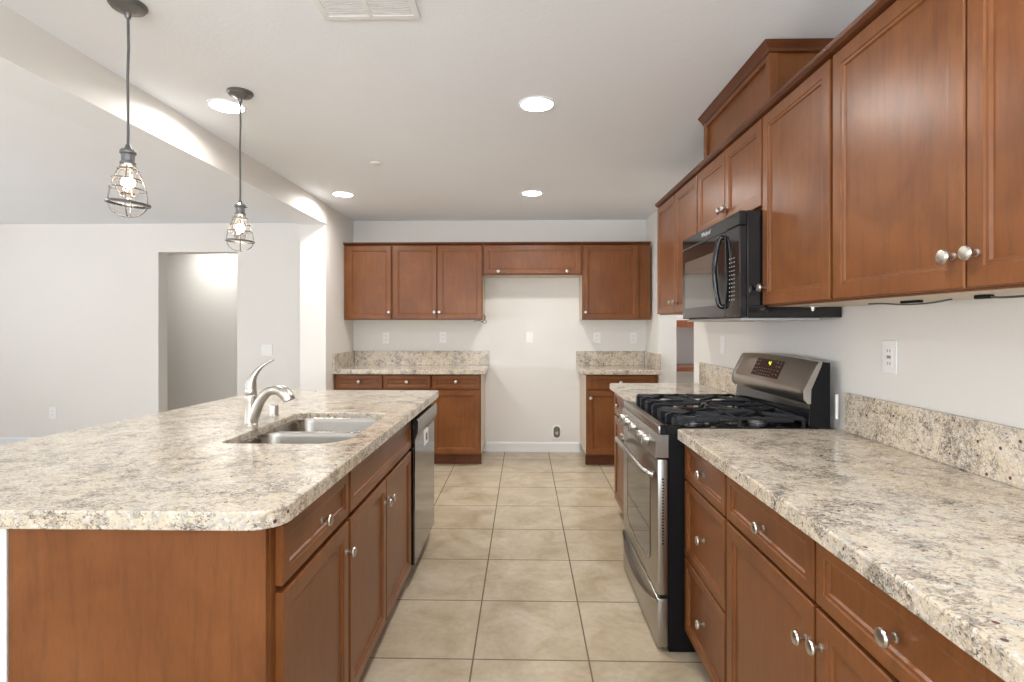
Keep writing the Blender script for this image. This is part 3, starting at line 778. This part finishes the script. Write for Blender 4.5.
obj('recess', b, mat('dim_box_interior', (.16, .15, .13), .6), t)
obj('valve', lathe(B(), (.345, YB-.003, .200), (0, -1, 0), [(0, .012), (.012, .012), (.014, .016), (.020, .016)], 12), M['nickel'], t)

# ---------------------------------------------------------------- ceiling fittings
def downlight(x, y, label, group='recessed ceiling lights', power=8.5):
    t = thing('recessed_light', label, 'ceiling light', (x, y, ZC), group)
    obj('trim_ring', lathe(B(), (x, y, ZC-.0005), (0, 0, -1), [(0, .090), (.004, .089), (.006, .084), (.005, .080), (.001, .079)], 40, cap=False), M['trim'], t, smooth=True)
    obj('lens', lathe(B(), (x, y, ZC-.001), (0, 0, -1), [(0, .0785), (.004, .0785)], 40), M['lens'], t, 'glowing lens')
    l = bpy.data.lights.new('downlight_lamp', 'AREA'); l.shape = 'DISK'; l.size = .14; l.energy = power; l.color = (1, .975, .94); l.spread = math.radians(165)
    o = bpy.data.objects.new('downlight_lamp', l); COL.objects.link(o); o.parent = t; o.location = (0, 0, -.008)
    return t
downlight(.065, 2.708, 'glowing recessed ceiling light at the centre, the largest one')
downlight(.067, 4.526, 'glowing recessed ceiling light straight beyond the central one, near the back wall')
downlight(-1.527, 4.525, 'glowing recessed ceiling light near the back end of the beam')
downlight(-1.502, 2.698, 'glowing recessed ceiling light beside the canopy of the farther pendant')
downlight(.065, .85, 'recessed ceiling light overhead of the viewer')
# downlight inside the hallway
downlight(-3.95, 6.62, 'recessed light inside the hallway opening', power=6)
downlight(2.1, 5.0, 'added unseen fill light brightening the pantry', power=14)  # invented fitting, added out of view to brighten the pantry interior
tag(obj('sprinkler_cover', lathe(B(), (-1.011, 3.667, ZC-.0005), (0, 0, -1), [(0, .042), (.004, .042), (.007, .038), (.008, .002)], 24), M['trim'], origin=None, smooth=True), 'small round white cover disc on the ceiling', 'ceiling disc')
t = thing('ceiling_vent', 'white slatted air vent at the top edge of the ceiling', 'vent', (-.54, 1.78, ZC))
vx0, vx1, vy0, vy1 = -.72, -.37, 1.68, 1.935
b = B()
box(b, vx0, vx1, vy0, vy0+.025, ZC-.008, ZC-.0005, .002); box(b, vx0, vx1, vy1-.025, vy1, ZC-.008, ZC-.0005, .002)
box(b, vx0, vx0+.025, vy0+.02, vy1-.02, ZC-.008, ZC-.0005, .002); box(b, vx1-.025, vx1, vy0+.02, vy1-.02, ZC-.008, ZC-.0005, .002)
box(b, -.552, -.538, vy0+.02, vy1-.02, ZC-.008, ZC-.0005, .001)
obj('vent_frame', b, M['trim'], t)
b = B()
for k in range(15):
    y = vy0+.032+k*.0135
    for xa, xb in ((vx0+.025, -.552), (-.538, vx1-.025)):
        box(b, xa, xb, y, y+.009, ZC-.0065, ZC-.0035)
obj('louvres', b, M['trim'], t)
obj('backing', bx(vx0+.02, vx1-.02, vy0+.02, vy1-.02, ZC-.002, ZC-.0006), mat('vent_shadow_grey', (.45, .45, .45), .6), t)

# ---------------------------------------------------------------- caged pendants
def pendant(x, y, label, ztop, zbot, R, tilt, big):
    t = thing('pendant_light', label, 'pendant lamp', (x, y, ZC), 'caged pendants over the island')
    obj('canopy', lathe(B(), (x, y, ZC-.0005), (0, 0, -1), [(0, .058), (.006, .059), (.010, .055), (.016, .051), (.020, .028), (.026, .022), (.030, .010), (.045, .009), (.050, .006)], 36), M['pewter'], t, smooth=True)
    cs = ztop+.035
    obj('cord', tube(B(), [(x, y, ZC-.045), (x+.002, y, ZC-.15), (x-.001, y, (ZC+cs)/2), (x+.001, y, cs+.05), (x, y, cs)], .0042, 8), M['cordgrey'], t, smooth=True)
    H_ = ztop
    obj('socket', lathe(B(), (x, y, H_+.040), (0, 0, -1), [(0, .006), (.008, .009), (.014, .012), (.018, .020), (.024, .025), (.032, .025), (.036, .020), (.058, .020), (.062, .024), (.070, .024), (.074, .019)], 24), M['pewter'], t, smooth=True)
    if not big: obj('switch_key', bx(x+.018, x+.034, y-.003, y+.003, H_+.004, H_+.009, .001), M['pewter'], t)
    zc_ = H_-.034; hh = zc_-zbot
    # cage: ribs and hoops
    rim_z = zbot+.047
    def rad(z):
        u = (zc_-z)/(zc_-rim_z)
        return .022 + (R*.86-.022)*math.sin(min(1, u)*PI/2)**.9
    b = B()
    tl = Matrix.Rotation(math.radians(tilt), 3, 'Y')
    for k in range(4):
        a = k*PI/2 + .5
        d = Vector((math.cos(a), math.sin(a), 0))
        pts = []
        for i in range(11):
            z = zc_ - (zc_-rim_z)*i/10
            pts.append(Vector((x, y, z)) + d*rad(z))
        for i in range(1, 8):
            th = i/7*PI/2
            pts.append(Vector((x, y, rim_z-(rim_z-zbot)*math.sin(th))) + d*(R*.86*math.cos(th)))
        tube(b, pts, .0022, 6)
    for f in (.10, .36, .62):
        z = zc_ - (zc_-rim_z)*f; r = rad(z)+.003
        c0 = Vector((x, y, z))
        tube(b, [c0 + tl @ Vector((r*math.cos(q), r*math.sin(q), 0)) for q in [2*PI*i/28 for i in range(28)]], .0022, 6, closed=True)
    for r, dz in ((R*.86+.003, .002), (R*.97, -.003), (R*1.0, .001)) if big else ((R*.86+.003, .002), (R*.92, -.002)):
        c0 = Vector((x, y, rim_z+dz))
        tube(b, [c0 + tl @ Vector((r*math.cos(q), r*math.sin(q), 0)) for q in [2*PI*i/32 for i in range(32)]], .0026, 6, closed=True)
    for k in range(2):
        a = k*PI/2 + .5; d = Vector((math.cos(a), math.sin(a), 0)); c0 = Vector((x, y, rim_z))
        for s in (-1, 1): tube(b, [c0+d*s*R*.84, c0+d*s*R*.98], .0022, 6)
    obj('cage', b, M['pewter_w'], t, 'bent wire cage', smooth=True)
    # bulb
    zb2 = zc_ + .002
    bl = obj('bulb', lathe(B(), (x, y, zb2), (0, 0, -1), [(0, .013), (.012, .015), (.03, .026), (.055, .036), (.08, .036), (.10, .027), (.113, .013), (.116, .002)], 24), M['glass'], t, 'clear glass bulb', smooth=True)
    b = B(); 
    pts = []
    for i in range(49):
        a = i/48*2*PI*4
        pts.append((x+.010*math.cos(a), y+.010*math.sin(a), zb2-.035-.05*abs(math.sin(a*.5))))
    tube(b, pts, .0022, 5)
    obj('filament', b, M['bulbglow'], bl, 'glowing filament', smooth=True)
    l = bpy.data.lights.new('bulb_lamp', 'POINT'); l.energy = 4; l.color = (1, .84, .66); l.shadow_soft_size = .02
    o = bpy.data.objects.new('bulb_lamp', l); COL.objects.link(o); o.parent = t; o.location = (0, 0, zb2-.06-ZC)
pendant(-1.368, 1.836, 'caged metal pendant lamp nearer the camera, with a wide double rim', 1.915, 1.705, .066, 5, True)
pendant(-1.350, 2.540, 'caged metal pendant lamp farther from the camera, slimmer cage', 1.885, 1.684, .066, 3, False)

# ---------------------------------------------------------------- pantry shelves
for z, lab in ((.858, 'wooden pantry shelf seen through the opening, the lower one'), (1.315, 'wooden pantry shelf seen through the opening, at eye level')):
    t = thing('pantry_shelf', lab, 'shelf', (2.1, 5.85, z), 'pantry shelves')
    obj('board', bx(XR+.172, 2.898, 5.605, 6.098, z+.025, z+.045, .001), M['shelfwood'], t)
    obj('edge_strip', bx(XR+.172, 2.898, 5.590, 5.604, z-.002, z+.047 if z < 1 else z+.070, .002), M['shelfwood'], t)
# ---------------------------------------------------------------- loose wires and clips under the wall cabinets
def wire(label, pts, r=.0025):
    o = tag(obj('cable', tube(B(), spline(pts, 6), r, 6), M['cordgrey'], origin=None, smooth=True), label, 'cable'); return o
wire('coil of loose wire hanging at the corner of the back left wall cabinets', [(-.50, 5.40, 1.372), (-.45, 5.39, 1.380), (-.42, 5.385, 1.368), (-.395, 5.38, 1.385), (-.385, 5.38, 1.415), (-.40, 5.38, 1.435), (-.395, 5.38, 1.40), (-.375, 5.38, 1.370), (-.39, 5.38, 1.352), (-.42, 5.385, 1.365)], .004)
wire('thin dark wire sagging under the large right wall cabinet', [(1.12, 1.78, 1.400), (1.12, 1.72, 1.399), (1.12, 1.62, 1.392), (1.12, 1.52, 1.392), (1.12, 1.44, 1.399)], .0025)
wire('dark wire at the right edge of the photo, under the near wall cabinet', [(1.12, 1.33, 1.400), (1.12, 1.29, 1.396), (1.12, 1.20, 1.396), (1.12, .95, 1.398)], .003)
tag(obj('cable_clip', bx(1.110, 1.130, 1.32, 1.36, 1.395, 1.4045, .002), M['blackmat'], origin=None), 'small black clip under the near right wall cabinet', 'clip')
tag(obj('cable_clip', bx(1.15, 1.165, 1.60, 1.68, 1.397, 1.4045, .002), M['blackmat'], origin=None), 'flat black clip beneath the middle right wall cabinet', 'clip')
t = thing('under_cabinet_bracket', 'small shiny metal bracket under the wall cabinet beside the microwave', 'bracket', (1.03, 2.1, 1.40))
obj('plate', bx(1.04, 1.09, 1.99, 2.04, 1.398, 1.4045, .001), M['nickel'], t)
obj('barrel', lathe(B(), (1.065, 2.015, 1.398), (0, 0, -1), [(0, .007), (.008, .007), (.009, .005), (.014, .005)], 14), M['nickel'], t, smooth=True)
